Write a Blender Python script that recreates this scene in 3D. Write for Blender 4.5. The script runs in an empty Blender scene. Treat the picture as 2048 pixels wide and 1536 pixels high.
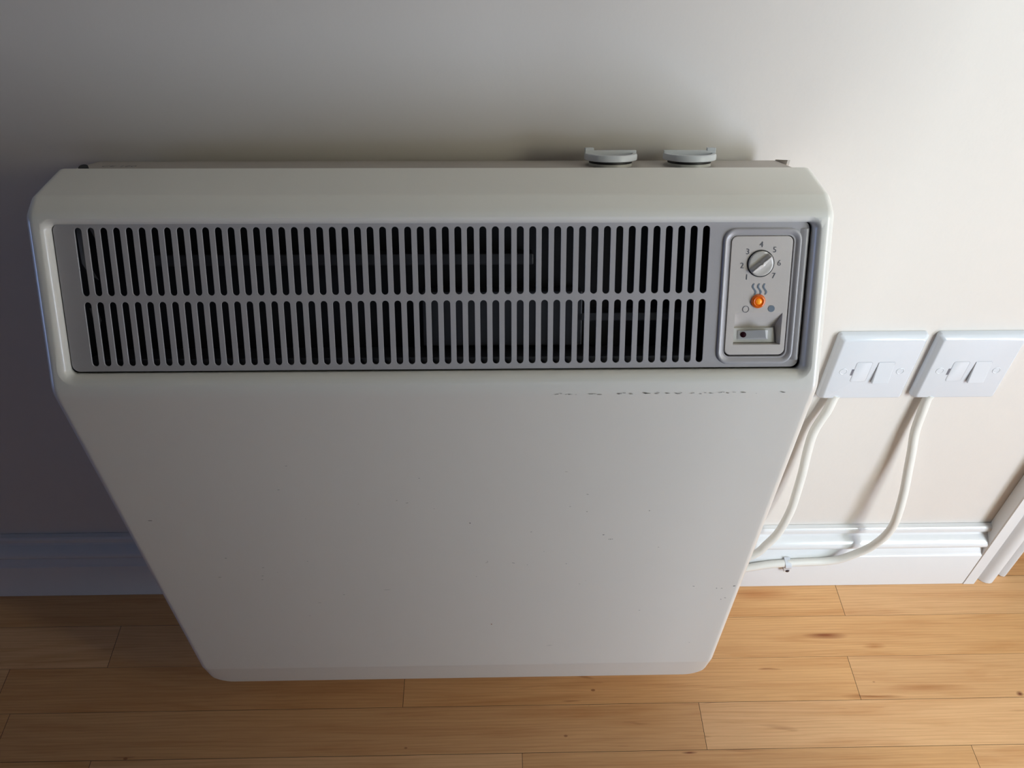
import bpy, bmesh, math, random
from mathutils import Vector, Matrix
random.seed(7)
S = bpy.context.scene
C = S.collection
PI = math.pi

# ---------------------------------------------------------------- camera
cam_d = bpy.data.cameras.new('camera')
cam = bpy.data.objects.new('camera', cam_d); C.objects.link(cam)
cam_d.sensor_fit = 'HORIZONTAL'; cam_d.sensor_width = 36.0
cam_d.lens = 36.0*1704.28/2048
cam_d.clip_start = 0.02
def cam_axes(p, y, r):
    p, y, r = map(math.radians, (p, y, r))
    fw = Vector((math.sin(y)*math.cos(p), math.cos(y)*math.cos(p), -math.sin(p)))
    rt = Vector((math.cos(y), -math.sin(y), 0)); up = rt.cross(fw)
    return math.cos(r)*rt+math.sin(r)*up, -math.sin(r)*rt+math.cos(r)*up, fw
rt, up, fw = cam_axes(45.038, 1.902, 0.901)
M = Matrix((rt, up, -fw)).transposed().to_4x4()
M.translation = Vector((0, -0.5988, 0.9522))
cam.matrix_world = M
S.camera = cam

# ---------------------------------------------------------------- view, world, daylight
S.view_settings.view_transform = 'Standard'
S.view_settings.look = 'None'
S.view_settings.gamma = 1.0
S.view_settings.exposure = 0.1
S.view_settings.use_curve_mapping = False
W = bpy.data.worlds.new('world'); S.world = W; W.use_nodes = True
W.node_tree.nodes['Background'].inputs[0].default_value = (0.55, 0.68, 0.9, 1)
W.node_tree.nodes['Background'].inputs[1].default_value = 0.6

def area(name, loc, look, sx, sy, power, col):
    l = bpy.data.lights.new(name, 'AREA'); l.shape = 'RECTANGLE'; l.size = sx; l.size_y = sy
    l.energy = power; l.color = col
    o = bpy.data.objects.new(name, l); C.objects.link(o)
    d = Vector(look)-Vector(loc)
    o.rotation_euler = d.to_track_quat('-Z', 'Y').to_euler(); o.location = loc
    return o
# the glazed opening low in the right wall, and a small one far off on the left
RX = 1.45                       # inner face of the right wall
W1 = (-1.34, -0.93, 0.05, 1.50)   # tall glazed panel: y0, y1, z0, z1
W3 = (-1.95, -1.40, 1.22, 2.05)   # window beyond it
W2 = (-1.05, -0.25, 0.10, 0.75)   # low left window
LX = -3.2
for nm, xx, sg, w, pw, col in (('daylight_low', RX, -1, (W1[0], W1[1], 0.05, 0.90), 20.5, (0.68, 0.80, 1.0)), ('daylight_mid', RX, -1, (W1[0], W1[1], 1.0, 1.5), 7.0, (1.0, 1.0, 0.75)), ('daylight_tall', RX, -1, W3, 56, (0.76, 0.90, 0.95)), ('daylight_left', LX, 1, W2, 7.5, (0.34, 0.50, 1.0)), ('front_fill', 0.1, 0, (-4.15, -4.15, 0.9, 2.1), 0.6, (0.9, 0.95, 1.0))):
    if sg == 0: area(nm, (xx, w[0], 1.5), (xx, 0, 1.5), 0.8, 1.2, pw, col); continue  # weak fill lamp added behind the camera to lift the heater's sloped bands
    area(nm, (xx+sg*0.01, (w[0]+w[1])/2, (w[2]+w[3])/2), (0, (w[0]+w[1])/2, (w[2]+w[3])/2), w[1]-w[0], w[3]-w[2], pw, col)

# ---------------------------------------------------------------- helpers
def tag(o, label=None, cat=None, group=None, kind=None):
    if label: o['label'] = label
    if cat: o['category'] = cat
    if group: o['group'] = group
    if kind: o['kind'] = kind
    return o

def link(name, me, m=None, parent=None, smooth=35, label=None):
    o = bpy.data.objects.new(name, me); C.objects.link(o)
    if m is not None:
        me.materials.clear(); me.materials.append(m)
    if smooth:
        for p in me.polygons: p.use_smooth = True
        me.set_sharp_from_angle(angle=math.radians(smooth))
    if parent is not None:
        o.parent = parent
        if parent.type == 'EMPTY' and parent.get('_w'):
            o.matrix_parent_inverse = Matrix.Translation(-Vector(parent['_w']))
    if label: o['label'] = label
    return o

def obj(name, bm, m=None, parent=None, smooth=35, bevel=0, seg=2, label=None, recalc=True):
    if recalc: bmesh.ops.recalc_face_normals(bm, faces=bm.faces)
    me = bpy.data.meshes.new(name); bm.to_mesh(me); bm.free()
    o = link(name, me, m, parent, smooth, label)
    if bevel:
        b = o.modifiers.new('bevel', 'BEVEL'); b.width = bevel; b.segments = seg
        b.limit_method = 'ANGLE'; b.angle_limit = math.radians(35); b.harden_normals = False
    return o

def box(bm, x0, x1, y0, y1, z0, z1):
    v = [bm.verts.new((x, y, z)) for x in (x0, x1) for y in (y0, y1) for z in (z0, z1)]
    for f in ((0,1,3,2),(4,6,7,5),(0,4,5,1),(2,3,7,6),(0,2,6,4),(1,5,7,3)):
        bm.faces.new([v[i] for i in f])

def loft(bm, rings, cap0=True, cap1=True, closed=True):
    R = [[bm.verts.new(p) for p in r] for r in rings]
    n = len(R[0])
    for a, b in zip(R, R[1:]):
        for i in range(n if closed else n-1):
            j = (i+1) % n
            bm.faces.new((a[i], a[j], b[j], b[i]))
    if cap0: bm.faces.new(R[0][::-1])
    if cap1: bm.faces.new(R[-1])
    return R

def rrect(x0, x1, y0, y1, r, n=6):
    out = []
    for cx, cy, a0 in ((x1-r, y0+r, -90), (x1-r, y1-r, 0), (x0+r, y1-r, 90), (x0+r, y0+r, 180)):
        for k in range(n+1):
            a = math.radians(a0+90*k/n)
            out.append((cx+r*math.cos(a), cy+r*math.sin(a)))
    return out

def fillet(pts, n=5):
    """pts: (a, b, radius) closed polygon -> list of points, n+1 per corner"""
    out = []
    N = len(pts)
    for i in range(N):
        p = Vector(pts[i][:2]); a = Vector(pts[i-1][:2]); b = Vector(pts[(i+1) % N][:2]); r = pts[i][2]
        u = (a-p).normalized(); v = (b-p).normalized()
        ang = math.acos(max(-1, min(1, u.dot(v))))
        t = r/math.tan(ang/2)
        t = min(t, (a-p).length*0.48, (b-p).length*0.48); rr = t*math.tan(ang/2)
        c = p+(u+v).normalized()*(rr/math.sin(ang/2))
        s = p+u*t-c; e = p+v*t-c
        a0 = math.atan2(s.y, s.x); a1 = math.atan2(e.y, e.x)
        d = (a1-a0+PI) % (2*PI)-PI
        for k in range(n+1):
            q = a0+d*k/n
            out.append((c.x+rr*math.cos(q), c.y+rr*math.sin(q)))
    return out

def inset_poly(pts, o):
    N = len(pts); area2 = sum(pts[i][0]*pts[(i+1) % N][1]-pts[(i+1) % N][0]*pts[i][1] for i in range(N))
    sgn = 1 if area2 > 0 else -1
    L = []
    for i in range(N):
        p = Vector(pts[i][:2]); q = Vector(pts[(i+1) % N][:2]); d = (q-p).normalized()
        nrm = Vector((-d.y, d.x))*sgn
        L.append((p+nrm*o, d))
    out = []
    for i in range(N):
        (p, d), (q, e) = L[i-1], L[i]
        den = d.x*e.y-d.y*e.x
        t = ((q.x-p.x)*e.y-(q.y-p.y)*e.x)/den
        s = p+d*t
        out.append((s.x, s.y, max(pts[i][2]-o, pts[i][2]*0.35, 0.0006)))
    return out

def prism_x(bm, prof, x0, x1):
    loft(bm, [[(x, y, z) for y, z in prof] for x in (x0, x1)])

def tube(bm, pts, r, n=14):
    # catmull-rom through pts
    P = [Vector(p) for p in pts]
    P = [2*P[0]-P[1]]+P+[2*P[-1]-P[-2]]
    path = []
    for i in range(1, len(P)-2):
        for k in range(8):
            t = k/8
            a, b, c, d = P[i-1:i+3]
            path.append(0.5*((2*b)+(c-a)*t+(2*a-5*b+4*c-d)*t*t+(3*b-a-3*c+d)*t**3))
    path.append(P[-2])
    rings = []; up_ = Vector((0, 1, 0))
    for i, p in enumerate(path):
        t = (path[min(i+1, len(path)-1)]-path[max(i-1, 0)]).normalized()
        s = t.cross(up_).normalized(); w = s.cross(t)
        rings.append([p+(s*math.cos(a)+w*math.sin(a))*r for a in [2*PI*k/n for k in range(n)]])
    loft(bm, rings)

def disc(bm, O, U, V, Wn, prof, n=40):
    """lathe: prof = (radius, height) along Wn about O"""
    loft(bm, [[O+U*r*math.cos(a)+V*r*math.sin(a)+Wn*h for a in [2*PI*k/n for k in range(n)]] for r, h in prof])

# ---------------------------------------------------------------- materials
def mat(name, col, rough=0.5, metal=0, spec=0.5, coat=0, bump=0, bscale=200, var=0, vscale=8, emit=None, es=0, coat_r=0.1):
    m = bpy.data.materials.new(name); m.use_nodes = True
    N = m.node_tree.nodes; Lk = m.node_tree.links; b = N['Principled BSDF']
    b.inputs['Base Color'].default_value = (*col, 1)
    b.inputs['Roughness'].default_value = rough; b.inputs['Metallic'].default_value = metal
    b.inputs['Specular IOR Level'].default_value = spec
    b.inputs['Coat Weight'].default_value = coat; b.inputs['Coat Roughness'].default_value = coat_r
    tc = N.new('ShaderNodeTexCoord')
    if var:
        n = N.new('ShaderNodeTexNoise'); n.inputs['Scale'].default_value = vscale; n.inputs['Detail'].default_value = 4
        Lk.new(tc.outputs['Object'], n.inputs['Vector'])
        mx = N.new('ShaderNodeMix'); mx.data_type = 'RGBA'
        mx.inputs[6].default_value = (*[c*(1-var) for c in col], 1); mx.inputs[7].default_value = (*[min(1, c*(1+var)) for c in col], 1)
        Lk.new(n.outputs['Fac'], mx.inputs[0]); Lk.new(mx.outputs[2], b.inputs['Base Color'])
    if bump:
        n = N.new('ShaderNodeTexNoise'); n.inputs['Scale'].default_value = bscale; n.inputs['Detail'].default_value = 3
        Lk.new(tc.outputs['Object'], n.inputs['Vector'])
        bp = N.new('ShaderNodeBump'); bp.inputs['Strength'].default_value = bump; bp.inputs['Distance'].default_value = 0.001
        Lk.new(n.outputs['Fac'], bp.inputs['Height']); Lk.new(bp.outputs[0], b.inputs['Normal'])
    if emit:
        b.inputs['Emission Color'].default_value = (*emit, 1); b.inputs['Emission Strength'].default_value = es
    return m

M_wall = mat('cream_wall_paint', (0.72, 0.668, 0.618), 0.75, bump=0.12, bscale=160, var=0.015, vscale=5)
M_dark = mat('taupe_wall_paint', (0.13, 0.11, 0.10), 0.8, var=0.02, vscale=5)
M_gloss = mat('white_gloss_paint', (0.75, 0.75, 0.755), 0.16, bump=0.03, bscale=60, var=0.02, vscale=14)
M_ceil = mat("beige_ceiling_paint", (0.30, 0.29, 0.27), 0.8, var=0.01)
M_enamel = mat('ivory_enamel', (0.88, 0.862, 0.80), 0.28, coat=0.3, coat_r=0.08, bump=0.03, bscale=350, var=0.02, vscale=9)
M_grille = mat('grey_grille_paint', (0.46, 0.44, 0.45), 0.33, coat=0.15, bump=0.05, bscale=900, var=0.02, vscale=30)
M_fascia = mat('beige_fascia_plastic', (0.64, 0.59, 0.555), 0.42, bump=0.04, bscale=900, var=0.02, vscale=40)
M_bezel = mat('warm_grey_plastic', (0.58, 0.57, 0.53), 0.35, var=0.02, vscale=60)
M_rocker = mat('grey_switch_plastic', (0.60, 0.60, 0.60), 0.3, var=0.02, vscale=60)
M_knob = mat('grey_knob_plastic', (0.66, 0.68, 0.70), 0.38, var=0.02, vscale=50)
M_dial = mat('satin_dial_plastic', (0.60, 0.57, 0.53), 0.28, coat=0.3, var=0.02, vscale=60)
M_black = mat('black_plastic_gap_shade', (0.012, 0.012, 0.014), 0.5, var=0.1)  # black plastic, also stands in for shade in narrow gaps
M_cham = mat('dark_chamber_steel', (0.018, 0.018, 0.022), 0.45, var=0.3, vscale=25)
M_cham2 = mat('grey_chamber_steel', (0.05, 0.05, 0.058), 0.4, var=0.3, vscale=30)
M_rear = mat('rear_case_galvanised', (0.52, 0.47, 0.42), 0.5, var=0.05, vscale=20)
M_print = mat('grey_print', (0.12, 0.125, 0.15), 0.6, var=0.03)
M_printb = mat('blue_grey_print', (0.17, 0.215, 0.27), 0.6, var=0.03)
M_plate = mat('white_switch_plastic', (0.64, 0.66, 0.70), 0.14, var=0.01, vscale=20)
M_slot = mat('gap_shade_grey', (0.16, 0.16, 0.19), 0.5, var=0.05)  # grey stands in for the shade in the switch seams and openings
M_cable = mat('white_cable_sheath', (0.78, 0.76, 0.71), 0.38, var=0.02, vscale=30)
M_nail = mat('dark_nail_steel', (0.06, 0.045, 0.05), 0.4, metal=0.6, var=0.1)
M_red = mat('dark_red_lens', (0.035, 0.006, 0.012), 0.25, var=0.05)
M_chip = mat('grey_scuff', (0.20, 0.20, 0.19), 0.6, var=0.1)
M_rust = mat('rust_spot', (0.35, 0.13, 0.07), 0.6, var=0.1)
M_lens = mat('amber_lens', (0.62, 0.12, 0.008), 0.10, coat=0.8, emit=(1.0, 0.16, 0.0), es=0.10, var=0.02)
M_lens2 = mat('amber_glow', (0.90, 0.36, 0.03), 0.25, emit=(1.0, 0.30, 0.01), es=0.32, var=0.02)

def wood():
    m = bpy.data.materials.new('oiled_wood_boards'); m.use_nodes = True
    N = m.node_tree.nodes; Lk = m.node_tree.links; b = N['Principled BSDF']
    tc = N.new('ShaderNodeTexCoord'); at = N.new('ShaderNodeAttribute'); at.attribute_name = 'board'
    wn = N.new('ShaderNodeTexWhiteNoise'); wn.noise_dimensions = '1D'; Lk.new(at.outputs['Fac'], wn.inputs['W'])
    off = N.new('ShaderNodeVectorMath'); off.operation = 'MULTIPLY_ADD'
    off.inputs[1].default_value = (7, 7, 7)
    Lk.new(wn.outputs['Color'], off.inputs[0]); Lk.new(tc.outputs['Object'], off.inputs[2])
    def noise(sc, scale, det, dist=0, rough=0.5):
        mp = N.new('ShaderNodeMapping'); mp.inputs['Scale'].default_value = sc
        Lk.new(off.outputs[0], mp.inputs['Vector'])
        n = N.new('ShaderNodeTexNoise'); n.inputs['Scale'].default_value = scale; n.inputs['Detail'].default_value = det
        n.inputs['Distortion'].default_value = dist; n.inputs['Roughness'].default_value = rough
        Lk.new(mp.outputs[0], n.inputs['Vector']); return n
    def ramp(src, stops):
        r = N.new('ShaderNodeValToRGB'); e = r.color_ramp.elements
        e[0].position, e[0].color = stops[0][0], (*stops[0][1], 1)
        e[1].position, e[1].color = stops[-1][0], (*stops[-1][1], 1)
        for p, c in stops[1:-1]:
            k = e.new(p); k.color = (*c, 1)
        Lk.new(src, r.inputs[0]); return r
    def mul(a, bb, f=1.0, mode='MULTIPLY'):
        x = N.new('ShaderNodeMix'); x.data_type = 'RGBA'; x.blend_type = mode; x.inputs[0].default_value = f
        Lk.new(a, x.inputs[6]); Lk.new(bb, x.inputs[7]); return x.outputs[2]
    base = ramp(wn.outputs['Value'], [(0.0, (0.60, 0.30, 0.125)), (0.35, (0.75, 0.41, 0.175)), (0.7, (0.69, 0.38, 0.17)), (1.0, (0.80, 0.47, 0.235))])
    g1 = noise((1.2, 14, 1), 3.2, 5, 1.6)          # broad figure
    r1 = ramp(g1.outputs['Fac'], [(0.28, (0.88, 0.80, 0.72)), (0.5, (1, 1, 1)), (0.72, (1.05, 1.07, 1.08))])
    g2 = noise((4, 160, 1), 4, 3, 0.4, 0.6)        # fine grain
    r2 = ramp(g2.outputs['Fac'], [(0.35, (0.93, 0.90, 0.87)), (0.62, (1.02, 1.02, 1.02))])
    # growth rings
    wv = N.new('ShaderNodeTexWave'); wv.wave_type = 'BANDS'; wv.bands_direction = 'Y'
    wv.inputs['Scale'].default_value = 9; wv.inputs['Distortion'].default_value = 9; wv.inputs['Detail'].default_value = 2; wv.inputs['Detail Scale'].default_value = 0.6
    mp = N.new('ShaderNodeMapping'); mp.inputs['Scale'].default_value = (1.0, 9, 1); Lk.new(off.outputs[0], mp.inputs['Vector']); Lk.new(mp.outputs[0], wv.inputs['Vector'])
    r3 = ramp(wv.outputs['Fac'], [(0.0, (0.93, 0.90, 0.87)), (0.35, (1, 1, 1)), (1.0, (1, 1, 1))])
    # dark streaks / knots
    g4 = noise((3.2, 26, 1), 2.3, 2, 0.9)
    r4 = ramp(g4.outputs['Fac'], [(0.70, (1, 1, 1)), (0.80, (0.45, 0.28, 0.2))])
    col = mul(base.outputs[0], r1.outputs[0]); col = mul(col, r2.outputs[0]); col = mul(col, r3.outputs[0]); col = mul(col, r4.outputs[0])
    # tiny pores
    v = N.new('ShaderNodeTexVoronoi'); v.inputs['Scale'].default_value = 22; v.inputs['Randomness'].default_value = 1
    mp = N.new('ShaderNodeMapping'); mp.inputs['Scale'].default_value = (0.7, 1.2, 1); Lk.new(off.outputs[0], mp.inputs['Vector']); Lk.new(mp.outputs[0], v.inputs['Vector'])
    r5 = ramp(v.outputs['Distance'], [(0.03, (0.35, 0.2, 0.14)), (0.045, (1, 1, 1))])
    col = mul(col, r5.outputs[0], 0.7)
    for kx, ky, sx, sy, c in ((0.4051, -0.0893, 0.030, 0.0042, (0.42, 0.24, 0.18)), (0.4613, -0.1028, 0.016, 0.003, (0.75, 0.62, 0.5)), (0.335, -0.030, 0.055, 0.010, (0.80, 0.66, 0.55)),
                              (0.6129, -0.1640, 0.005, 0.004, (0.25, 0.12, 0.12)), (0.50, -0.157, 0.07, 0.006, (0.80, 0.70, 0.62)), (0.44, -0.166, 0.04, 0.003, (0.55, 0.40, 0.3)), (0.2150, -0.2265, 0.010, 0.0016, (0.3, 0.15, 0.12))):
        sp = N.new('ShaderNodeMapping'); sp.inputs['Location'].default_value = (-kx/sx, -ky/sy, 0); sp.inputs['Scale'].default_value = (1/sx, 1/sy, 1)
        wob = N.new('ShaderNodeVectorMath'); wob.operation = 'MULTIPLY_ADD'; wob.inputs[1].default_value = (0, 0.012, 0)
        Lk.new(g1.outputs['Fac'], wob.inputs[0]); Lk.new(tc.outputs['Object'], wob.inputs[2])
        cen = N.new('ShaderNodeVectorMath'); cen.operation = 'ADD'; cen.inputs[1].default_value = (0, -0.006, 0); Lk.new(wob.outputs[0], cen.inputs[0])
        Lk.new(cen.outputs[0], sp.inputs['Vector'])
        ln = N.new('ShaderNodeVectorMath'); ln.operation = 'LENGTH'; Lk.new(sp.outputs[0], ln.inputs[0])
        rk_ = ramp(ln.outputs['Value'], [(0.15, c), (1.0, (1, 1, 1))]); col = mul(col, rk_.outputs[0])
    Lk.new(col, b.inputs['Base Color'])
    b.inputs['Roughness'].default_value = 0.38
    b.inputs['Specular IOR Level'].default_value = 0.4
    bp = N.new('ShaderNodeBump'); bp.inputs['Strength'].default_value = 0.12; bp.inputs['Distance'].default_value = 0.0006
    Lk.new(g2.outputs['Fac'], bp.inputs['Height']); Lk.new(bp.outputs[0], b.inputs['Normal'])
    return m
M_wood = wood()

# ---------------------------------------------------------------- the room
FY = -4.2; CZ = 2.4; HALL = 1.4
# floor: boards parallel to the back wall, joints where the photo shows them
def floor():
    bm = bmesh.new(); lay = bm.faces.layers.float.new('board')
    PW = 0.054; y_first = -0.0075
    known = {-1: [0.2, 1.1], 0: [0.4385, -0.15], 1: [-0.456, 0.14, 0.76], 2: [0.4245, -0.105], 3: [0.2352, -0.548], 4: [0.5315, 0.03, -0.44]}
    k0 = -26; k1 = 78; idx = 0
    rnd = random.Random(3)
    for k in range(k0, k1):
        # row k covers y from y_first-PW*(k) down to y_first-PW*(k+1)
        ya = y_first-PW*k; yb = ya-PW
        gap = {1: 0.0002, 2: 0.0003, 3: 0.0005, 4: 0.0004}.get(k, 0.0004)
        js = sorted(known.get(k, []))
        base = rnd.uniform(0, 0.45)
        if js:
            lo = js[0]; hi = js[-1]
        else:
            lo = hi = base; js = [base]
        while lo > -3.4: lo -= rnd.uniform(0.38, 0.62); js.append(lo)
        while hi < 1.7: hi += rnd.uniform(0.38, 0.62); js.append(hi)
        js = sorted(js)
        for a, b_ in zip(js, js[1:]):
            a2, b2 = max(a, LX-0.1), min(b_, RX+0.1)
            if b2-a2 < 0.001: continue
            idx += 1
            vs = [bm.verts.new(p) for p in ((a2+0.0003, yb+gap/2, 0), (b2-0.0002, yb+gap/2, 0), (b2-0.0002, ya-gap/2, 0), (a2+0.0003, ya-gap/2, 0))]
            f = bm.faces.new(vs); f[lay] = idx*0.371
            # shallow sides of the board
            lowv = [bm.verts.new((v.co.x, v.co.y, -0.004)) for v in vs]
            for i in range(4):
                g = bm.faces.new((vs[i], lowv[i], lowv[(i+1) % 4], vs[(i+1) % 4])); g[lay] = idx*0.371; g.material_index = 1
    box(bm, LX-0.1, RX+0.1, FY-0.1, HALL, -0.05, -0.004)
    bm.faces.ensure_lookup_table()
    for f in bm.faces[-6:]: f.material_index = 1
    me = bpy.data.meshes.new('floor'); bm.to_mesh(me); bm.free()
    o = bpy.data.objects.new('floor', me); C.objects.link(o)
    me.materials.append(M_wood); me.materials.append(mat('board_gap_dirt', (0.06, 0.03, 0.02), 0.8, var=0.1))
    tag(o, kind='structure'); return o
floor()

def struct(name, bm, m, smooth=0, bevel=0):
    return tag(obj(name, bm, m, smooth=smooth, bevel=bevel), kind='structure')

DX0, DX1, DZ = 0.656, 1.34, 2.0   # doorway
bm = bmesh.new(); box(bm, LX-0.1, DX0, 0, 0.12, -0.004, CZ); box(bm, DX1, RX+0.1, 0, 0.12, -0.004, CZ); box(bm, DX0, DX1, 0, 0.12, DZ, CZ)
struct('wall_back', bm, M_wall)
def holed_wall(name, x0, x1, ws, m):
    bm = bmesh.new()
    ys = sorted({FY-0.1, 0.0, *[v for w in ws for v in w[:2]]}); zs = sorted({-0.004, CZ, *[v for w in ws for v in w[2:]]})
    for y0, y1 in zip(ys, ys[1:]):
        for z0, z1 in zip(zs, zs[1:]):
            ym, zm = (y0+y1)/2, (z0+z1)/2
            if not any(w[0] < ym < w[1] and w[2] < zm < w[3] for w in ws): box(bm, x0, x1, y0, y1, z0, z1)
    bmesh.ops.remove_doubles(bm, verts=bm.verts, dist=1e-5)
    seen = {}
    for f in bm.faces: seen.setdefault(frozenset(v.index for v in f.verts), []).append(f)
    bm.verts.index_update()
    seen = {}
    for f in bm.faces: seen.setdefault(frozenset(v.index for v in f.verts), []).append(f)
    bmesh.ops.delete(bm, geom=[f for L in seen.values() if len(L) > 1 for f in L], context='FACES_ONLY')
    return struct(name, bm, m)
holed_wall('wall_right', RX, RX+0.1, [W1, W3], M_wall)
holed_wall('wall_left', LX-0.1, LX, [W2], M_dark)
# unseen partition, added to keep the window light off the left side
PX, PY = 0.66, -0.680
bm = bmesh.new(); box(bm, PX, PX+0.07, FY, PY, -0.004, CZ); struct('shade_partition', bm, M_wall)
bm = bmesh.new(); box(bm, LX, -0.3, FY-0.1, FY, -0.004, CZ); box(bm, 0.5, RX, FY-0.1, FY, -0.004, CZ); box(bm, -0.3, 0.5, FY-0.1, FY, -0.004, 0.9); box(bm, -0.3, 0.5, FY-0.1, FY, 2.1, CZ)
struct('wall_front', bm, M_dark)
bm = bmesh.new()
for b6 in ((-0.3, -0.26, 0.9, 2.1), (0.46, 0.5, 0.9, 2.1), (-0.26, 0.46, 0.9, 0.94), (-0.26, 0.46, 2.06, 2.1)): box(bm, b6[0], b6[1], FY-0.07, FY-0.03, b6[2], b6[3])
struct('fill_light_frame', bm, M_gloss, bevel=0.002)  # unseen frame added around the front fill lamp
bm = bmesh.new(); box(bm, LX-0.1, RX+0.1, FY-0.1, HALL, CZ, CZ+0.05); struct('ceiling', bm, M_ceil)
bm = bmesh.new(); box(bm, 0.35, 0.45, 0.12, HALL, -0.004, CZ); box(bm, RX+0.0, RX+0.1, 0.12, HALL, -0.004, CZ); box(bm, 0.35, RX+0.1, HALL, HALL+0.1, -0.004, CZ)
struct('wall_hall', bm, M_wall)
def window(name, x, w, sgn):
    y0, y1, z0, z1 = w; t = 0.035
    xa, xb = sorted((x+sgn*0.03, x+sgn*0.075))
    bm = bmesh.new()
    box(bm, xa, xb, y0, y0+t, z0, z1); box(bm, xa, xb, y1-t, y1, z0, z1)
    box(bm, xa, xb, y0+t, y1-t, z0, z0+t); box(bm, xa, xb, y0+t, y1-t, z1-t, z1)
    o = struct(name, bm, M_gloss, bevel=0.002)
    g = bpy.data.materials.get('window_glass')
    if not g:
        g = bpy.data.materials.new('window_glass'); g.use_nodes = True; N = g.node_tree.nodes
        N.clear(); out = N.new('ShaderNodeOutputMaterial'); mx = N.new('ShaderNodeMixShader'); tr = N.new('ShaderNodeBsdfTransparent'); gl = N.new('ShaderNodeBsdfGlossy')
        gl.inputs['Roughness'].default_value = 0.02; mx.inputs[0].default_value = 0.08
        g.node_tree.links.new(tr.outputs[0], mx.inputs[1]); g.node_tree.links.new(gl.outputs[0], mx.inputs[2]); g.node_tree.links.new(mx.outputs[0], out.inputs[0])
    bm = bmesh.new(); xm = (xa+xb)/2; box(bm, xm-0.002, xm+0.002, y0+t, y1-t, z0+t, z1-t)
    obj('pane', bm, g, o, smooth=0)
window('window_1', RX, W1, 1); window('window_2', LX, W2, -1); window('window_3', RX, W3, 1)

# skirting: moulded profile (y, z)
def arc(cy, cz, r, a0, a1, n=6, ry=None):
    ry = ry or r
    return [(cy-ry*math.cos(math.radians(a0+(a1-a0)*k/n)), cz+r*math.sin(math.radians(a0+(a1-a0)*k/n))) for k in range(n+1)]
sk = [(-0.0005, 0.1085), (-0.006, 0.1085)] + arc(-0.004, 0.1045, 0.004, 60, -10, 4) + [(-0.0079, 0.1003), (-0.0048, 0.0985), (-0.0048, 0.0952)]
sk += [(-0.0062, 0.0930), (-0.0095, 0.0912), (-0.0128, 0.0893)] + arc(-0.0115, 0.0825, 0.0062, 50, -60, 7, 0.0056)
sk += [(-0.0118, 0.0757), (-0.0112, 0.0742), (-0.0120, 0.0735), (-0.0150, 0.0675)] + arc(-0.0160, 0.0625, 0.0022, 70, 0, 3) + [(-0.0182, 0.0005), (-0.0005, 0.0005)]
bm = bmesh.new(); prism_x(bm, sk, LX, 0.6035); struct('baseboard_back', bm, M_gloss, smooth=28)
bm = bmesh.new(); prism_x(bm, sk, DX1+0.065, RX); struct('baseboard_right', bm, M_gloss, smooth=28)
# architrave round the doorway: plan profile (x, y) run upwards
ar = [(0.6035, -0.0005), (0.6035, -0.0175), (0.6045, -0.0190), (0.6180, -0.0192), (0.6195, -0.0180), (0.6225, -0.0128), (0.6262, -0.0112)]
ar += [(0.6280, -0.0135), (0.6305, -0.0162), (0.6345, -0.0182), (0.6390, -0.0188), (0.6425, -0.0178), (0.6448, -0.0150), (0.6485, -0.0090), (0.6545, -0.0052)]
ar += [(0.6560, -0.0056), (0.6585, -0.0080), (0.6620, -0.0092), (0.6645, -0.0078), (0.6648, -0.0005)]
bm = bmesh.new()
loft(bm, [[(x, y, z) for x, y in ar] for z in (0.0005, DZ+0.06)])
mx = (DX0+DX1)/2
loft(bm, [[(2*mx-x, y, z) for x, y in ar] for z in (0.0005, DZ+0.06)])
loft(bm, [[(xx, y, DZ+0.004+(DX0+0.0088-x)) for x, y in ar] for xx in (0.665, 2*mx-0.665)])
struct('trim_1', bm, M_gloss, smooth=28)
bm = bmesh.new(); box(bm, DX0, DX0+0.008, 0.0005, 0.12, 0, DZ); box(bm, DX1-0.008, DX1, 0.0005, 0.12, 0, DZ); box(bm, DX0, DX1, 0.0005, 0.12, DZ-0.008, DZ)
struct('trim_2', bm, M_gloss)

# ---------------------------------------------------------------- the storage heater
XL, XR = -0.3082, 0.2332
heater = bpy.data.objects.new('storage_heater', None); C.objects.link(heater)
heater.location = (-0.0377, -0.09, 0.06); heater['_w'] = (-0.0377, -0.09, 0.06)
tag(heater, 'ivory wall-mounted storage heater with a slotted grey grille and control panel', 'heater')

# side profile (depth, z) of the ivory casing
PR = [(0.020, 0.075, 0.003), (0.160, 0.0605, 0.010), (0.1665, 0.0625, 0.006), (0.1716, 0.1035, 0.030), (0.1782, 0.5245, 0.022),
      (0.1171, 0.6306, 0.012), (0.1015, 0.6354, 0.008), (0.0575, 0.6296, 0.0025), (0.030, 0.590, 0.003)]
def casing():
    r = 0.0065; rc = 0.026
    offs = []
    for k in range(7):
        a = PI/2*k/6
        offs.append((r*(1-math.cos(a)) if k else 0.0, r*(1-math.sin(a))))
    # k=0: x=XL, inset r ; k=6: x=XL+r, inset 0
    xs = [(XL+dx, ins) for dx, ins in offs]+[(XL+d, 0) for d in (0.010, 0.014, 0.018, 0.022, 0.026)]+[(XL+0.026+(XR-XL-0.052)*k/16, 0) for k in range(1, 16)]
    xs += [(XR-d, 0) for d in (0.026, 0.022, 0.018, 0.014, 0.010)]+[(XR-dx, ins) for dx, ins in offs[::-1]]
    rings = []
    for x, ins in xs:
        P = fillet(inset_poly(PR, ins), 6)
        e = min(x-XL, XR-x); ring = []
        for d, z in P:
            if e < rc and z < 0.11:
                w = max(0, min(1, (0.112-z)/0.045)); w = w*w*(3-2*w)
                z += w*rc*(1-math.sqrt(max(0, 1-((rc-e)/rc)**2)))
            ring.append((x, -d, z))
        rings.append(ring)
    bm = bmesh.new(); loft(bm, rings); return bm

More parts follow.
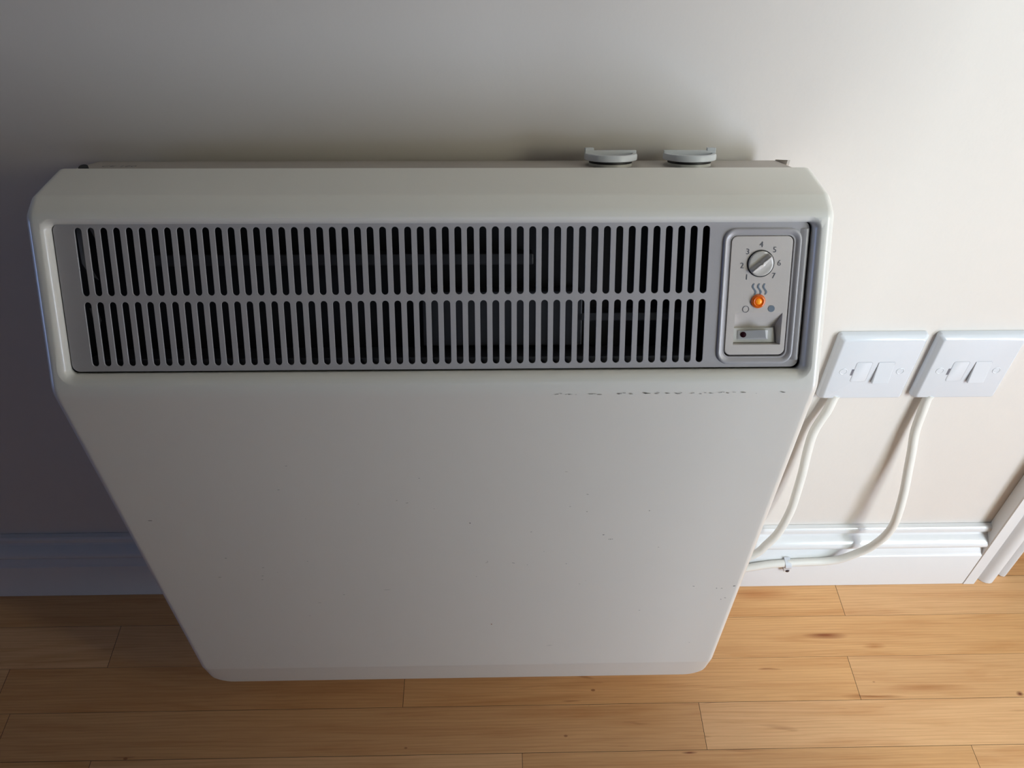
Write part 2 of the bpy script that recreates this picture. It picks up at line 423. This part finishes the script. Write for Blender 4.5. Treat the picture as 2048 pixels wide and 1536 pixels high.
# grille plane frame: origin P0, down direction GD, outward normal GN
P0 = Vector((0, -0.1153, 0.6207)); GD = Vector((0, -0.4941, -0.8694)); GN = Vector((0, -0.8694, 0.4941)); GX = Vector((1, 0, 0))
def G(x, s, n=0): return P0+GX*x+GD*s+GN*n
def ringG(r, n): return [G(x, s, n) for x, s in r]

HX0, HX1, HS0, HS1 = -0.2938, 0.2192, -0.0008, 0.1022
def cutter():
    bm = bmesh.new(); rings = []
    hr = 0.004
    rings.append(ringG(rrect(HX0, HX1, HS0, HS1, hr, 8), -0.050))
    rings.append(ringG(rrect(HX0, HX1, HS0, HS1, hr, 8), -0.001))
    Rf = 0.0086; A0 = math.radians(10)
    for k in range(0, 10):
        a = A0+(PI/2-A0)*k/10
        n = Rf*(math.sin(a)-math.sin(A0))+0.0002; o = Rf*(math.cos(A0)-math.cos(a))
        rings.append(ringG(rrect(HX0-o, HX1+o, HS0-o, HS1+o, hr+o, 8), n))
    o2 = o
    o3 = o2+0.004
    rings.append(ringG(rrect(HX0-o3, HX1+o3, HS0-o3, HS1+o3, hr+o3, 8), n+0.002))
    rings.append(ringG(rrect(HX0-o3, HX1+o3, HS0-o3, HS1+o3, hr+o3, 8), n+0.03))
    loft(bm, rings); return bm
a = obj('casing', casing(), M_enamel, None, smooth=0)
b = obj('cut', cutter(), M_enamel, None, smooth=0)
md = a.modifiers.new('b', 'BOOLEAN'); md.operation = 'DIFFERENCE'; md.solver = 'EXACT'; md.object = b
bpy.context.view_layer.update()
dg = bpy.context.evaluated_depsgraph_get()
me = bpy.data.meshes.new_from_object(a.evaluated_get(dg)); me.name = 'casing'
bpy.data.objects.remove(a, do_unlink=True); bpy.data.objects.remove(b, do_unlink=True)
cas = link('casing', me, M_enamel, heater, smooth=32)
wn_ = cas.modifiers.new('wn', 'WEIGHTED_NORMAL'); wn_.keep_sharp = True; wn_.weight = 60

# rear box whose lid falls back towards the wall
bm = bmesh.new()
rear = [(0.0005, 0.10), (0.028, 0.10), (0.028, 0.585), (0.0560, 0.6262), (0.0556, 0.6270), (0.0120, 0.6083), (0.0118, 0.5900), (0.0005, 0.5900)]
prism_x(bm, [(-d, z) for d, z in rear], -0.2986, 0.2215)
rc_ = obj('rear_cover', bm, M_rear, heater, smooth=0, label='grey back box with a sloping lid')
# small printed caption near its left end and a long one near the middle
SL = (Vector((0, -0.0556, 0.6270))-Vector((0, -0.012, 0.6083))).normalized(); SN = Vector((0, SL.z, -SL.y)).normalized()
if SN.z < 0: SN = -SN
SO = Vector((0, -0.012, 0.6083))
def SP(x, t, n=0): return SO+GX*x+SL*t+SN*n      # t runs forwards and up the lid

FONT = None
def text(bm, s, size, place, cx, cy, thick=0.00015, sx=1.0):
    cu = bpy.data.curves.new('t', 'FONT'); cu.body = s; cu.size = size; cu.align_x = 'CENTER'; cu.align_y = 'CENTER'; cu.resolution_u = 3
    o = bpy.data.objects.new('t', cu); C.objects.link(o)
    bpy.context.view_layer.update()
    dg = bpy.context.evaluated_depsgraph_get()
    me = bpy.data.meshes.new_from_object(o.evaluated_get(dg))
    bpy.data.objects.remove(o, do_unlink=True)
    vs = [bm.verts.new(place(cx+v.co.x*sx, cy+v.co.y, thick)) for v in me.vertices]
    for p in me.polygons:
        try: bm.faces.new([vs[i] for i in p.vertices])
        except ValueError: pass
    bpy.data.meshes.remove(me)
bm = bmesh.new()
text(bm, 'CE 150', 0.0085, lambda x, y, n: SP(x, y, n), -0.2720, 0.0285, 0.0002)
obj('caption', bm, M_print, rc_, smooth=0, recalc=False, label='small dark print on the lid')
bm = bmesh.new(); rnd = random.Random(5); x = -0.085
while x < 0.035:                                   # illegible fine print
    w = rnd.uniform(0.0006, 0.0016)
    if rnd.random() < 0.8:
        v = [bm.verts.new(SP(*p, 0.0002)) for p in ((x, 0.0415), (x+w, 0.0415), (x+w, 0.0440), (x, 0.0440))]; bm.faces.new(v)
    x += w+0.0007
obj('fine_print', bm, M_print, rc_, smooth=0, recalc=False)
# screw and end lugs
bm = bmesh.new(); disc(bm, Vector((-0.2905, -0.0530, 0.6275)), GX, Vector((0, 1, 0)), Vector((0, 0, 1)), [(0.0034, -0.003), (0.0034, 0.0004), (0.003, 0.0008)], 20)
obj('screw', bm, M_black, heater)
bm = bmesh.new(); v = [(0.2212, -0.0130, 0.6080), (0.2232, -0.0130, 0.6080), (0.2262, -0.030, 0.6175), (0.2242, -0.030, 0.6175)]
loft(bm, [[Vector(p)+Vector((0, 0, dz)) for p in v] for dz in (-0.006, 0.0016)]); obj('lug', bm, M_rear, heater, smooth=0)

# grille: one pressed panel with 51 x 2 slots
def slot(xc, s0, s1, hw, n=8):
    out = []
    for cx, cs, a0 in ((xc, s1-hw, 0), (xc, s0+hw, 180)):
        for k in range(n+1):
            a_ = math.radians(a0+180*k/n); out.append((cx+hw*math.cos(a_), cs+hw*math.sin(a_)))
    return out
FX0, FX1, FS0, FS1 = 0.1644, 0.2078, 0.0083, 0.0930
def grille():
    bm = bmesh.new(); loops = [rrect(-0.2930, 0.2176, -0.0016, 0.1008, 0.0052, 8)]
    for k in range(51):
        xc = -0.2765+(0.1470+0.2765)*k/50
        loops.append(slot(xc, 0.0013, 0.0477, 0.00238)); loops.append(slot(xc, 0.0517, 0.0971, 0.00238))
    loops.append(rrect(FX0-0.0002, FX1+0.0002, FS0-0.0002, FS1+0.0002, 0.0045, 6))
    E_ = []
    for L in loops:
        vs = [bm.verts.new((x, s, 0)) for x, s in L]
        for i in range(len(vs)): E_.append(bm.edges.new((vs[i], vs[(i+1) % len(vs)])))
    bmesh.ops.triangle_fill(bm, use_beauty=True, use_dissolve=False, edges=E_)
    bmesh.ops.recalc_face_normals(bm, faces=bm.faces)
    # make a thin sheet
    top = list(bm.faces)
    bmesh.ops.triangulate(bm, faces=top)
    r = bmesh.ops.extrude_face_region(bm, geom=list(bm.faces))
    for v in [g for g in r['geom'] if isinstance(g, bmesh.types.BMVert)]: v.co.z -= 0.0012
    for v in bm.verts:
        p = G(v.co.x, v.co.y, v.co.z); v.co = p
    return bm
gr = obj('grille', grille(), M_grille, heater, smooth=0)
bv = gr.modifiers.new('bevel', 'BEVEL'); bv.width = 0.00025; bv.segments = 1; bv.limit_method = 'ANGLE'; bv.angle_limit = math.radians(60)
# rolled right-hand edge of the panel
bm = bmesh.new()
rp = [(0.2110, -0.0002), (0.2135, 0.0008), (0.2150, 0.0013), (0.2164, 0.0012), (0.2174, 0.0005), (0.2181, -0.0008), (0.2183, -0.0024), (0.2170, -0.0026), (0.2110, -0.0010)]
loft(bm, [[G(x, s, n) for x, n in rp] for s in (0.0035, 0.0955)])
obj('rolled_edge', bm, M_grille, heater, smooth=50)
# raised dished surround of the controls
bm = bmesh.new(); rings = []
for o, n in ((0.0, 0.0001), (0.0004, 0.0009), (0.0010, 0.0014), (0.0019, 0.0014), (0.0030, 0.0009), (0.0044, 0.0001), (0.0054, -0.0006), (0.0058, -0.0022)):
    sc = 1.0
    rings.append(ringG(rrect(0.1590+o*0.9, 0.2132-o*0.9, 0.0030+o*0.9, 0.0985-o*0.95, 0.0085-o*0.7, 8), n))
loft(bm, rings, cap0=False, cap1=False)
obj('control_surround', bm, M_grille, heater, smooth=60)

# dark chamber behind the slots
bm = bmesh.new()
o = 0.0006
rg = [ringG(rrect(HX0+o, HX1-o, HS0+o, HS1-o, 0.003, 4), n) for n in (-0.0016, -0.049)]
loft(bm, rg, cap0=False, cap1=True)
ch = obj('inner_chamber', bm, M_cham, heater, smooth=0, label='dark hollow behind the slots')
def gbox(bm, x0, x1, s0, s1, n0, n1):
    loft(bm, [[G(x, s, n) for x, s in ((x0, s0), (x1, s0), (x1, s1), (x0, s1))] for n in (n0, n1)])
bm = bmesh.new(); gbox(bm, -0.24, 0.03, 0.022, 0.030, -0.045, -0.020); gbox(bm, -0.285, 0.145, 0.0935, 0.099, -0.040, -0.006)
gbox(bm, -0.05, 0.066, 0.050, 0.090, -0.047, -0.026); gbox(bm, 0.06, 0.145, 0.066, 0.072, -0.047, -0.026)
obj('baffle', bm, M_cham2, heater, smooth=0, bevel=0.0008)
bm = bmesh.new()
pts = [(-0.2795, 0.002, -0.004), (-0.2735, 0.002, -0.004), (-0.2748, 0.014, -0.006), (-0.2745, 0.030, -0.008), (-0.2715, 0.038, -0.010), (-0.2760, 0.034, -0.008), (-0.2795, 0.026, -0.006)]
loft(bm, [[G(x, s, n-dn) for x, s, n in pts] for dn in (0, 0.0006)])
pts = [(-0.2785, 0.057, -0.006), (-0.2735, 0.057, -0.006), (-0.2725, 0.066, -0.008), (-0.2765, 0.074, -0.010)]
loft(bm, [[G(x, s, n-dn) for x, s, n in pts] for dn in (0, 0.0006)])
pts = [(-0.2705, 0.002, -0.004), (-0.2655, 0.0015, -0.004), (-0.2662, 0.009, -0.007), (-0.2675, 0.016, -0.010)]
loft(bm, [[G(x, s, n-dn) for x, s, n in pts] for dn in (0, 0.0006)])
obj('bracket', bm, mat('bare_bracket_steel', (0.16, 0.16, 0.17), 0.4, metal=0.3, var=0.2, vscale=80), heater, smooth=0)

# control fascia with a sloping-walled pocket for the rocker
RXA, RXB, RSA, RSB = 0.1703, 0.2038, 0.0616, 0.0845
def fascia():
    bm = bmesh.new(); E_ = []
    outer = rrect(FX0+0.0005, FX1-0.0012, FS0+0.0005, FS1-0.0016, 0.0038, 8)
    vo = [bm.verts.new((x, s, 0)) for x, s in outer]
    hole = [(RXA, RSA), (RXB, RSA), (RXB, RSB), (RXA, RSB)]
    vh = [bm.verts.new((x, s, 0)) for x, s in hole]
    for L in (vo, vh):
        for i in range(len(L)): E_.append(bm.edges.new((L[i], L[(i+1) % len(L)])))
    bmesh.ops.triangle_fill(bm, use_beauty=True, use_dissolve=False, edges=E_)
    # pocket
    inner = [(RXA+0.0002, 0.0728), (0.2004, 0.0728), (0.2018, RSB-0.0004), (RXA+0.0002, RSB-0.0004)]
    vi = [bm.verts.new((x, s, -0.0060)) for x, s in inner]
    for i in range(4): bm.faces.new((vh[i], vh[(i+1) % 4], vi[(i+1) % 4], vi[i]))
    bm.faces.new(vi)
    # outer rim
    r2 = rrect(FX0+0.0001, FX1-0.0008, FS0+0.0001, FS1-0.0012, 0.0042, 8)
    v2 = [bm.verts.new((x, s, -0.0004)) for x, s in r2]; v3 = [bm.verts.new((x, s, -0.0075)) for x, s in r2]
    n = len(vo)
    for i in range(n):
        j = (i+1) % n
        bm.faces.new((vo[i], v2[i], v2[j], vo[j])); bm.faces.new((v2[i], v3[i], v3[j], v2[j]))
    bm.faces.new(v3)
    for v in bm.verts: v.co = G(v.co.x, v.co.y, v.co.z+0.0006)
    return bm
fa = obj('control_fascia', fascia(), M_fascia, heater, smooth=25, label='beige panel with dial numbers')
FN = 0.0006
bm = bmesh.new()      # black lining round the fascia, shade of the gap put into its colour
rg = [ringG(rrect(FX0-0.0004, FX1+0.0004, FS0-0.0004, FS1+0.0004, 0.0045, 8), n) for n in (-0.0012, -0.008)]
loft(bm, rg, cap0=False, cap1=True); obj('fascia_recess', bm, M_black, heater, smooth=0)

pl = lambda x, y, n: G(x, -y, FN+n)
bm = bmesh.new()
for s_, x, s in (('1', 0.1766, 0.0366), ('2', 0.1728, 0.0287), ('3', 0.1762, 0.0191), ('4', 0.1853, 0.0143), ('5', 0.1947, 0.0179), ('6', 0.1985, 0.0270), ('7', 0.1953, 0.0358)):
    text(bm, s_, 0.0055, pl, x, -s, 0.0002)
obj('dial_numerals', bm, M_print, fa, smooth=0, recalc=False)
bm = bmesh.new()      # three heat waves
for k in range(3):
    x0 = 0.1822+k*0.0037; L = []; Rr = []
    for i in range(17):
        t = i/16; s = 0.0410+t*0.0078
        x = x0+0.00095*(-math.sin(2*PI*(t*1.0-0.02)))+0.0006*t
        w = 0.00058*(0.35+0.65*math.sin(PI*min(1, max(0.0, t*0.9+0.05)))**0.5)+0.0001
        L.append(G(x-w, s, FN+0.0002)); Rr.append(G(x+w, s, FN+0.0002))
    vl = [bm.verts.new(p) for p in L]; vr = [bm.verts.new(p) for p in Rr]
    for i in range(16): bm.faces.new((vl[i], vr[i], vr[i+1], vl[i+1]))
n = 32; c = (0.1956, 0.0587)
vs = [bm.verts.new(G(c[0]+0.00235*math.cos(2*PI*i/n), c[1]+0.00235*math.sin(2*PI*i/n), FN+0.0002)) for i in range(n)]; bm.faces.new(vs)
obj('heat_symbol', bm, M_printb, fa, smooth=0, recalc=False)
bm = bmesh.new(); c = (0.1776, 0.0590)
va = [bm.verts.new(G(c[0]+0.00235*math.cos(2*PI*i/n), c[1]+0.00235*math.sin(2*PI*i/n), FN+0.0002)) for i in range(n)]
vb = [bm.verts.new(G(c[0]+0.00198*math.cos(2*PI*i/n), c[1]+0.00198*math.sin(2*PI*i/n), FN+0.0002)) for i in range(n)]
for i in range(n): bm.faces.new((va[i], va[(i+1) % n], vb[(i+1) % n], vb[i]))
obj('ring_symbol', bm, M_print, fa, smooth=0, recalc=False)

# dial
DC = G(0.1857, 0.0272, FN)
bm = bmesh.new(); disc(bm, DC, GX, GD, GN, [(0.0094, 0.0), (0.0094, 0.0003), (0.0088, 0.0003)]); 
kb = obj('dial_rim', bm, M_black, heater)
ang = math.radians(-40)           # ridge points between 5 and 6
U = GX*math.cos(ang)+GD*math.sin(ang); V = -GX*math.sin(ang)+GD*math.cos(ang)
def dial():
    bm = bmesh.new(); n = 48; R = 0.0087
    # height field: two scooped cheeks leaving a thin ridge along U
    rings = []
    for r in (1.0, 0.985, 0.93, 0.8, 0.65, 0.5, 0.35, 0.2, 0.08):
        ring = []
        for k in range(n*2):
            a_ = 2*PI*k/(n*2); u = r*math.cos(a_); v = r*math.sin(a_)
            edge = 0 if r >= 1 else (0.0007 if r > 0.98 else 0.0010)
            rid = max(0.0, 1-max(0.0, abs(v+0.03)-0.07)/0.12)
            rid = rid*rid*(3-2*rid)
            vv = v+0.03
            slope = 0.0011*max(0.0, 1-abs(vv)/0.55) if vv > 0 else 0.0
            dip = -0.0009*max(0.0, 1-abs(vv+0.28)/0.22)
            h = edge+(rid*0.0017+slope+dip*0.8)*(1 if r < 0.985 else 0.55)
            if r >= 1: h = 0
            ring.append(DC+U*R*u+V*R*v+GN*(h+0.0004))
        rings.append(ring)
    loft(bm, rings, cap0=False, cap1=True); return bm
obj('dial_knob', dial(), M_dial, heater, smooth=60)

# neon
LC = G(0.1860, 0.0534, FN)
la = obj('indicator_lamp', (lambda bm: (disc(bm, LC, GX, GD, GN, [(0.0050, -0.0005), (0.0050, 0.0004), (0.0046, 0.0012), (0.0036, 0.0019), (0.0031, 0.0018), (0.0026, 0.0009)]), bm)[1])(bmesh.new()), M_lens, heater, smooth=60, label='glowing amber lamp')
bm = bmesh.new(); disc(bm, LC, GX, GD, GN, [(0.0022, 0.0009), (0.0021, 0.0018), (0.0015, 0.0024), (0.0005, 0.0026)], 24); obj('lamp_core', bm, M_lens2, la, smooth=60)

# rocker switch
bm = bmesh.new(); loft(bm, [[G(x, s, n) for x, s in r_] for r_, n in (
    ([(0.1706, 0.0731), (0.1994, 0.0731), (0.2013, 0.0838), (0.1708, 0.0838)], FN-0.0059),
    ([(0.1706, 0.0731), (0.1994, 0.0731), (0.2013, 0.0838), (0.1708, 0.0838)], FN-0.0042),
    ([(0.1710, 0.0735), (0.1990, 0.0735), (0.2007, 0.0833), (0.1712, 0.0833)], FN-0.0038))])
bz = obj('switch_bezel', bm, M_bezel, heater, smooth=20)
bm = bmesh.new(); 
v = [G(*p) for p in ((0.1738, 0.0748, FN-0.0037), (0.1958, 0.0748, FN-0.0037), (0.1958, 0.0815, FN-0.0037), (0.1738, 0.0815, FN-0.0037),
                      (0.1746, 0.0752, FN-0.0030), (0.1917, 0.0731, FN+0.0030), (0.1927, 0.0789, FN+0.0026), (0.1752, 0.0806, FN-0.0030))]
V8 = [bm.verts.new(p) for p in v]
for f in ((0,1,2,3),(4,5,6,7),(0,1,5,4),(1,2,6,5),(2,3,7,6),(3,0,4,7)): bm.faces.new([V8[i] for i in f])
rk = obj('rocker_switch', bm, M_rocker, heater, smooth=0, bevel=0.00025)
bm = bmesh.new(); e1 = (v[5]-v[4]).normalized(); nn = e1.cross(v[7]-v[4]).normalized()
if nn.dot(GN) < 0: nn = -nn
e2 = nn.cross(e1); c0 = v[4]+e1*0.0030+(v[7]-v[4])*0.5
disc(bm, c0, e1, e2, nn, [(0.0021, -0.0003), (0.0021, 0.0001), (0.0019, 0.0002)], 28); obj('switch_dot', bm, M_red, rk, label='dark red indicator dot')

# the two round knobs standing on the sloping lid
def top_knob(x, side):
    Ucn = GX; Vc = SL; O = SP(x, 0.0255, 0.0003)
    e = obj('top_knob', (lambda bm: (disc(bm, O, Ucn, Vc, SN, [(0.0190, 0.0038), (0.0196, 0.0043), (0.0196, 0.0072), (0.0190, 0.0084), (0.0166, 0.0086), (0.0160, 0.0080), (0.0156, 0.0058)]), bm)[1])(bmesh.new()), M_knob, heater, smooth=40)
    bm = bmesh.new(); disc(bm, O, Ucn, Vc, SN, [(0.0160, -0.003), (0.0160, 0.0014), (0.0158, 0.0018)]); obj('knob_collar', bm, M_bezel, e)
    bm = bmesh.new(); disc(bm, O, Ucn, Vc, SN, [(0.0160, 0.0017), (0.0160, 0.0039)]); obj('knob_gap_shade', bm, M_black, e)  # black ring fills the space under the knob, its shade painted in
    bm = bmesh.new()
    yaw = math.radians(3*side); u = Ucn*math.cos(yaw)+Vc*math.sin(yaw); w = -Ucn*math.sin(yaw)+Vc*math.cos(yaw)
    R = 0.0192
    prof = [(-R, 0.004), (R, 0.004), (R, 0.0102), (-R, 0.0102)]
    loft(bm, [[O+u*a_+w*t+SN*h for a_, h in prof] for t in (-0.0035, 0.0005)])
    prof = [(side*R*0.66, 0.0100), (side*R, 0.0100), (side*R, 0.0122), (side*R*0.66, 0.0122)]
    loft(bm, [[O+u*a_+w*t+SN*h for a_, h in prof] for t in (-0.0035, 0.0005)])
    obj('finger_bar', bm, M_knob, e, smooth=0, bevel=0.0004)
    return e
top_knob(0.0895, -1); top_knob(0.1485, 1)

# paint chips and scuffs on the front
def chips():
    bm = bmesh.new(); bm2 = bmesh.new(); rnd = random.Random(11)
    def face(x, z, d=None):
        # front face below the fold
        t = (0.5245-z)/(0.5245-0.1035); return 0.1782+(0.1716-0.1782)*t+0.00012
    def blob(b, x, z, w, h, rot=0, dfn=face):
        n = 7; vs = []
        for i in range(n):
            a_ = 2*PI*i/n; rr = rnd.uniform(0.6, 1.1)
            px = math.cos(a_)*w*rr; pz = math.sin(a_)*h*rr
            X = x+px*math.cos(rot)-pz*math.sin(rot); Z = z+px*math.sin(rot)+pz*math.cos(rot)
            vs.append(b.verts.new((X, -dfn(X, Z), Z)))
        b.faces.new(vs)
    for x, z, w, h in ((-0.2827, 0.3723, 0.0022, 0.0005), (-0.2461, 0.2839, 0.0022, 0.0003), (-0.0194, 0.3635, 0.0007, 0.001), (0.1001, 0.3371, 0.0006, 0.0005), (0.1015, 0.3371, 0.0005, 0.0006), (0.1030, 0.3373, 0.0005, 0.0006),
                       (0.0947, 0.3441, 0.0011, 0.0006), (0.1867, 0.2575, 0.0014, 0.0004), (0.2091, 0.2534, 0.0008, 0.0008), (0.2140, 0.2530, 0.0014, 0.0004), (0.2250, 0.2570, 0.0016, 0.0007), (0.2205, 0.2357, 0.0011, 0.0006),
                       (0.2170, 0.2330, 0.0008, 0.0005), (-0.0982, 0.2586, 0.0035, 0.00022), (0.0574, 0.1455, 0.004, 0.0002), (-0.1636, 0.2368, 0.0022, 0.0002), (0.1449, 0.3238, 0.0009, 0.0003), (0.0779, 0.378, 0.0008, 0.0005), (0.13, 0.3785, 0.0007, 0.0005)):
        blob(bm, x, z, w, h, rnd.uniform(-0.3, 0.3))
    for i in range(34):
        blob(bm, rnd.uniform(-0.27, 0.21), rnd.uniform(0.14, 0.46), rnd.uniform(0.0002, 0.0016), rnd.uniform(0.00015, 0.0003), rnd.uniform(-0.5, 0.5))
    blob(bm2, -0.0023, 0.191, 0.0009, 0.0009)
    # along the fold under the grille
    for i in range(46):
        x = 0.045+0.165*rnd.random()**1.1
        z = 0.5205+rnd.uniform(-0.0008, 0.0008)
        blob(bm, x, z, rnd.uniform(0.0004, 0.0024), rnd.uniform(0.00012, 0.0004), 0.0, lambda X, Z: 0.1785)
    return bm, bm2
c1_, c2_ = chips()
tag(obj('paint_chips', c1_, M_chip, heater, smooth=0, recalc=False, label='grey chips and scuffs in the paint'), kind='stuff')
obj('rust_spot', c2_, M_rust, heater, smooth=0, recalc=False)
del heater['_w']

# ---------------------------------------------------------------- two fused switches
def fused_switch():
    e = bpy.data.objects.new('fused_switch', None); C.objects.link(e)
    A = 0.043
    bm = bmesh.new(); rings = []
    def RR(o, r): return rrect(-A+o, A-o, -A+o, A-o, r, 6)
    for o, y, r in ((0.0004, 0, 0.003), (0.0, -0.0006, 0.0032), (0.0003, -0.0048, 0.0032), (0.0012, -0.0062, 0.003), (0.0034, -0.0086, 0.0026), (0.0042, -0.0093, 0.0022), (0.0051, -0.0095, 0.0018)):
        rings.append([(x, y, z) for x, z in RR(o, r)])
    loft(bm, rings); obj('plate', bm, M_plate, e, smooth=30)
    y0 = -0.0095
    def pad(x0, x1, z0, z1, r, ya, yb):
        bm = bmesh.new(); loft(bm, [[(x, y, z) for x, z in rrect(x0+o, x1-o, z0+o, z1-o, r, 5)] for o, y in ((0, ya), (0, yb+0.0002), (0.0003, yb))]); return bm
    # fuse carrier with its dark seam and prise slot
    fx0, fx1, fz0, fz1 = -0.0185, -0.0030, -0.0158, 0.0108
    obj('seam', pad(fx0-0.0003, fx1+0.0003, fz0-0.0002, fz1+0.0003, 0.0022, y0+0.001, y0-0.00008), M_slot, e, smooth=0)
    fc = obj('fuse_carrier', pad(fx0, fx1, fz0, fz1, 0.0020, y0+0.001, y0-0.0002), M_plate, e, smooth=30)
    bm = bmesh.new(); box(bm, fx0-0.0022, fx0+0.0001, y0-0.0002, y0+0.001, -0.0068, 0.0014); obj('prise_slot', bm, M_slot, fc, smooth=0)
    # rocker, tilted, in its opening
    rx0, rx1 = 0.0028, 0.0190
    obj('rocker_gap_shade', pad(rx0-0.0005, rx1+0.0004, -0.0162, 0.0110, 0.0014, y0+0.001, y0-0.0001), M_slot, e, smooth=0)  # flat dark pad, shade round the rocker put into its colour
    bm = bmesh.new()
    v = [(x, y, z) for z in (0.0108, -0.0160) for x in (rx0, rx1) for y in (y0+0.001, None)]
    yt = {0.0108: y0-0.0003, -0.0160: y0-0.0034}
    vs = [bm.verts.new((x, y if y is not None else yt[z], z)) for x, y, z in v]
    for f in ((0,1,3,2),(4,6,7,5),(0,4,5,1),(2,3,7,6),(0,2,6,4),(1,5,7,3)): bm.faces.new([vs[i] for i in f])
    obj('rocker', bm, M_plate, e, smooth=0, bevel=0.0006)
    for x in (-0.0286, 0.0275):
        bm = bmesh.new(); disc(bm, Vector((x, y0, -0.0015)), Vector((1, 0, 0)), Vector((0, 0, 1)), Vector((0, -1, 0)), [(0.0040, -0.001), (0.0040, 0.0001), (0.0037, 0.00035), (0.0034, 0.00035), (0.0031, 0.0001)], 24)
        obj('screw_cap', bm, M_plate, e)
    return e
sw = fused_switch(); ZP = 0.4199-0.043
sw.location = (0.3288+0.043, 0, ZP)
tag(sw, 'white square fused switch plate on the wall, nearer the heater', 'switch', 'white fused switches beside the heater')
sw2 = sw.copy(); C.objects.link(sw2); sw2.location = (0.4242+0.043, 0, ZP)
sw2['label'] = 'white square fused switch plate on the wall, nearer the door frame'
for ch_ in list(sw.children):
    k = ch_.copy(); C.objects.link(k); k.parent = sw2
    for g_ in ch_.children:
        d_ = g_.copy(); C.objects.link(d_); d_.parent = k

# ---------------------------------------------------------------- cables
CA = [(0.3455, -0.0065, 0.3339), (0.3434, -0.008, 0.3176), (0.3373, -0.0095, 0.2883), (0.3376, -0.0115, 0.2581), (0.3395, -0.0145, 0.2277), (0.3402, -0.0175, 0.1957), (0.3396, -0.021, 0.1628), (0.3339, -0.024, 0.1276), (0.3241, -0.0255, 0.1037), (0.3118, -0.027, 0.0849)]
CB = [(0.4422, -0.0065, 0.3328), (0.4429, -0.008, 0.3164), (0.4444, -0.0105, 0.288), (0.4486, -0.015, 0.2606), (0.4527, -0.0195, 0.232), (0.4563, -0.025, 0.2034), (0.4587, -0.03, 0.1728), (0.4603, -0.031, 0.1509), (0.4592, -0.031, 0.1351), (0.4557, -0.03, 0.1174), (0.448, -0.028, 0.098), (0.4362, -0.026, 0.0824), (0.4218, -0.0245, 0.0696), (0.4062, -0.0236, 0.0642), (0.3892, -0.0232, 0.0626), (0.3574, -0.023, 0.0604), (0.3356, -0.023, 0.0573), (0.3164, -0.0235, 0.0527)]
for pts, tail, lab in ((CA, [(0.262, -0.030, 0.048), (0.215, -0.038, 0.048), (0.178, -0.046, 0.054), (0.165, -0.047, 0.066)], 'white round cable running from the nearer switch plate behind the heater'),
                         (CB, [(0.255, -0.0245, 0.036), (0.200, -0.034, 0.034), (0.150, -0.046, 0.050), (0.138, -0.047, 0.066)], 'white round cable looping from the farther switch plate along the skirting')):
    p0 = pts[0]; pts = [(p0[0]+0.0015, p0[1]+0.0005, p0[2]+0.006)]+pts+tail
    bm = bmesh.new(); tube(bm, pts, 0.0048)
    tag(obj('power_cable', bm, M_cable, smooth=60), lab, 'cable', 'white power cables')

# clip holding the lower cable to the skirting
cl = bpy.data.objects.new('cable_clip', None); C.objects.link(cl); cl.location = (0.3625, -0.0182, 0.052)
tag(cl, 'small white cable clip nailed to the skirting board, holding the lower cable', 'clip')
bm = bmesh.new()
pr = []
for k in range(13):
    a_ = math.radians(100-200*k/12*1.0); pr.append((-0.0048-0.0062*math.cos(a_), 0.0072+0.0062*math.sin(a_)))
prof = [(-0.0, 0.0145)]+[(y, z) for y, z in pr]+[(-0.0060, -0.0010), (-0.0058, -0.0085), (-0.0046, -0.0105), (0.0, -0.0105)]
inn = []
loft(bm, [[(x+(0.0016*(-z/0.01)), y, z) for y, z in prof] for x in (-0.0040, 0.0036)])
obj('clip_body', bm, M_plate, cl, smooth=30, bevel=0.0003)
bm = bmesh.new(); disc(bm, Vector((0.0018, -0.0054, -0.0075)), Vector((1, 0, 0)), Vector((0, 0, 1)), Vector((0, -1, 0)), [(0.0024, 0), (0.0024, 0.0008), (0.0016, 0.0014)], 16)
obj('nail', bm, M_nail, cl)
